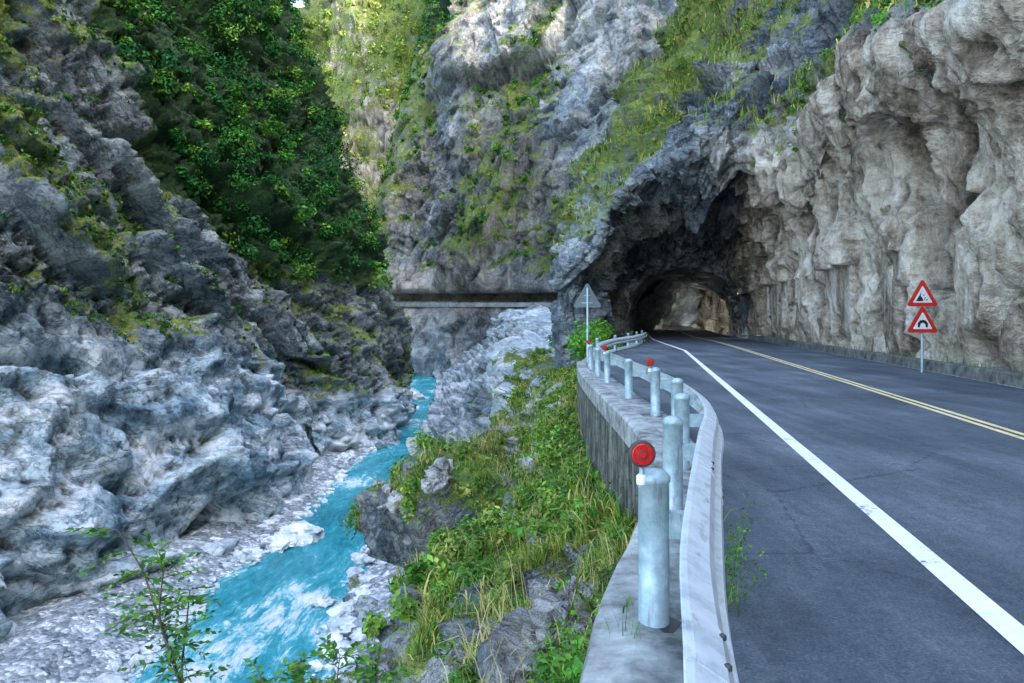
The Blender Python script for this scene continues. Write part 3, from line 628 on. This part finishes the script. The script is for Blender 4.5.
for j,y in enumerate((2.2,5.0,8.9,13.2,17.,22.,)):
    yy=np.linspace(y-.17,y+.17,4); sweep('splice_%d'%j,[(RLX(a)+.005,a,0) for a in yy],wp+wp2,RAILM,gr)
    for a in (-.1,.1):
        for zz,o in ((.70,.128),(.50,.195)): lathe('bolt_%d_%d_%d'%(j,int(a*100+10),int(zz*100)),[(.014,0),(.014,.012),(.007,.018)],(RLX(y+a)+o,y+a,zz),DARK,gr,8)
def disc(name,c,r,mat,parent,depth=.02,n=28):
    V=[]
    for d,rr in ((0,r),(-depth,r),(-depth-.004,r*.9)):
        for k in range(n): V.append((c[0]+rr*cos(2*pi*k/n),c[1]+d,c[2]+rr*sin(2*pi*k/n)))
    Fs=[(a*n+k,a*n+(k+1)%n,(a+1)*n+(k+1)%n,(a+1)*n+k) for a in (0,1) for k in range(n)]+[tuple(range(2*n,3*n)),tuple(range(n))]
    return pm(name,V,Fs,mat,parent)
BOX=[(0,1,3,2),(4,5,7,6),(0,1,5,4),(2,3,7,6),(0,2,6,4),(1,3,7,5)]
for (x,y,zt) in ((.715,3.86,.92),(2.41,12.25,.92),(2.58,23.6,.92),(2.46,18.6,.92)):
    e=empty('road_reflector')
    lathe('stem',[(.014,0),(.014,.12)],(x,y,zt-.08),METAL,e,12)
    lathe('collar',[(.028,0),(.03,.01),(.03,.045),(.02,.055)],(x,y,zt-.075),WHITE,e,14)
    disc('housing',(x,y+.006,zt+.095),.073,DARK,e,.03)
    disc('lens',(x,y-.029,zt+.095),.060,REFL,e,.008)
    disc('ring',(x,y-.042,zt+.095),.026,DARK,e,.003)
    disc('hub',(x,y-.046,zt+.095),.019,REFL,e,.004)
    pm('clamp',[(x+a,y+b,zt-.09+c) for a in (-.02,.07) for b in (-.02,.02) for c in (0,.03)],BOX,METAL,e)
# ================================================================ SIGNS
def tri(name,c,R,mat,parent,y0,th,rr=.12):
    pts=[]
    for k in range(3):
        a=pi/2+k*2*pi/3; cc=np.array([cos(a),sin(a)])*(R*(1-rr))
        for j in range(9):
            b=a-pi/3+j*(2*pi/3)/8; pts.append(cc+np.array([cos(b),sin(b)])*R*rr)
    n=len(pts); V=[(c[0]+p[0],c[1]+y0,c[2]+p[1]) for p in pts]+[(c[0]+p[0],c[1]+y0-th,c[2]+p[1]) for p in pts]
    return pm(name,V,[tuple(range(n)),tuple(range(n,2*n))]+[(k,(k+1)%n,n+(k+1)%n,n+k) for k in range(n)],mat,parent)
def poly(name,c,pts,mat,parent,y0):
    n=len(pts); V=[(c[0]+p[0],c[1]+y0,c[2]+p[1]) for p in pts]+[(c[0]+p[0],c[1]+y0-.004,c[2]+p[1]) for p in pts]
    return pm(name,V,[tuple(range(n)),tuple(range(n,2*n))]+[(k,(k+1)%n,n+(k+1)%n,n+k) for k in range(n)],mat,parent)
ts_=empty('traffic_sign'); sy=23.4; sx=(922-512)/F*sy
lathe('pole',[(.04,0),(.04,2.95),(.02,2.97)],(sx,sy,0),METAL,ts_,16)
for i,zc in enumerate((2.52,1.64)):
    c=(sx-.02,sy-.06,zc); tri('panel_back_%d'%i,c,.56,GREYP,ts_,.012,.012); tri('panel_red_%d'%i,c,.555,RED,ts_,-.003,.006); tri('panel_white_%d'%i,c,.36,WHITE,ts_,-.012,.004,.06)
    if i==0:
        poly('symbol_cliff',c,[(-.23,-.14),(.02,-.14),(-.02,-.02),(-.07,.02),(-.06,.12),(-.03,.20),(-.07,.12)],BLK,ts_,-.019)
        for j,(a,b) in enumerate(((.03,.06),(.08,-.03),(.14,-.10),(.05,-.08))): poly('symbol_stone_%d'%j,c,[(a-.025,b),(a,b-.025),(a+.028,b),(a,b+.028)],BLK,ts_,-.019)
    else:
        poly('symbol_tunnel',c,[(-.17,-.13),(-.17,0),(-.10,.09),(0,.12),(.10,.09),(.17,0),(.17,-.13),(.10,-.13),(.08,-.02),(0,.03),(-.08,-.02),(-.10,-.13)],BLK,ts_,-.019)
t2=empty('traffic_sign.001'); sy=26.5; sx=(587.5-512)/F*sy
lathe('pole',[(.04,-1.2),(.04,2.95),(.02,2.97)],(sx,sy,0),METAL,t2,16)
tri('panel',(sx,sy+.07,2.55),.58,GREYP,t2,.01,.014); tri('panel_face',(sx,sy+.09,2.55),.57,RED,t2,.012,.006)
for j,z in enumerate((2.38,2.66)): pm('rib_%d'%j,[(sx+a,sy+.045+b,z+c) for a in (-.2+.09*j,.2-.09*j) for b in (0,.02) for c in (0,.04)],BOX,METAL,t2)
# ================================================================ FOREGROUND SAPLINGS
def sapling(name,base,tips,leaf=.045):
    e=empty(name); parts=[]; lp=[];ld=[]
    for tp in tips:
        pts=np.array([base]+[P(*q) for q in tp]); t=np.linspace(0,len(pts)-1,26); c=cr(pts,t,0)
        parts.append(tube_arr(c,np.linspace(.013,.003,26),6))
        for i in range(13,26):
            for s_ in range(2):
                d=unit(rs.normal(size=3)*np.array([1,.8,.35])+np.array([0,0,.1])); L=.12+.14*rs.rand(); q=np.linspace(0,1,6)[:,None]; tw=c[i]+d*L*q+np.array([0,0,-.03])*q*q
                parts.append(tube_arr(tw,np.linspace(.003,.001,6),4))
                for m in range(1,6):
                    for sg in (-1,1): lp.append(tw[m]); ld.append(unit(d*.7+sg*np.cross(d,[0,0,1.])*.8+rs.normal(size=3)*.25))
    V,Fq=merge(parts); mesh('branches',V,Fq,BARK,True,None,e)
    lp=np.array(lp); ld=np.array(ld); N=len(lp); nr=unit(np.cross(ld,rs.normal(size=(N,3)))*.5+np.array([0,-.2,.9])); b=unit(np.cross(nr,ld)); s=(leaf*(.6+.7*rs.rand(N)))[:,None]
    V=np.stack([lp,lp+ld*s*.5+b*s*.26,lp+ld*s*1.1-nr*s*.15,lp+ld*s*.5-b*s*.26],1)
    cc=PAL_B[rs.randint(4,size=N)]*(.5+.7*rs.rand(N))[:,None]
    mesh('leaves',V.reshape(-1,3),np.arange(4*N).reshape(N,4),LEAF,False,np.repeat(cc,4,0),e,'col')
sapling('sapling',np.array([-1.55,4.0,-4.2]),[[(200,760,4.0),(180,683,4.0),(158,615,4.05),(142,570,4.1),(118,530,4.1)],[(205,780,4.0),(182,690,3.95),(160,620,3.9),(165,560,3.85)],[(200,765,4.1),(182,683,4.1),(186,630,4.2),(190,590,4.2)]])
sapling('sapling.001',np.array([-.95,4.6,-3.2]),[[(330,780,4.6),(310,700,4.6),(295,662,4.6)],[(330,790,4.6),(335,700,4.5),(340,655,4.5)],[(340,790,4.6),(365,705,4.6),(385,668,4.6)],[(330,790,4.6),(280,705,4.5),(262,680,4.5)]],.055)
# ================================================================ CAMERA / LIGHT
cam=bpy.data.cameras.new('camera'); co=link(bpy.data.objects.new('camera',cam)); co.location=(0,0,CH); co.rotation_euler=(radians(90),0,0)
cam.lens=36*F/1024; cam.sensor_width=36; cam.shift_y=-(341.5-HZ)/1024; cam.clip_end=5000; cam.clip_start=.05
bpy.context.scene.camera=co
import mathutils
sd=mathutils.Vector((.62,-.48,.62)).normalized()
L=bpy.data.lights.new('sun','SUN'); L.energy=5; L.angle=radians(.5); L.color=(1,.90,.68); lo=link(bpy.data.objects.new('sun',L)); lo.rotation_euler=sd.to_track_quat('Z','Y').to_euler(); lo.location=(100,-80,150)
w=bpy.data.worlds.new('World'); bpy.context.scene.world=w; w.use_nodes=True; nt=w.node_tree; nt.nodes.clear()
sk=nt.nodes.new('ShaderNodeTexSky'); sk.sky_type='NISHITA'; sk.sun_disc=False; sk.sun_elevation=math.asin(sd.z); sk.sun_rotation=math.atan2(sd.x,sd.y)
sk.dust_density=2.5; sk.air_density=1.0; sk.ozone_density=.35
bg=nt.nodes.new('ShaderNodeBackground'); bg.inputs[1].default_value=1.4; o=nt.nodes.new('ShaderNodeOutputWorld'); nt.links.new(sk.outputs[0],bg.inputs[0]); nt.links.new(bg.outputs[0],o.inputs[0])
sc=bpy.context.scene; sc.view_settings.view_transform='Standard'; sc.view_settings.look='None'; sc.view_settings.exposure=0
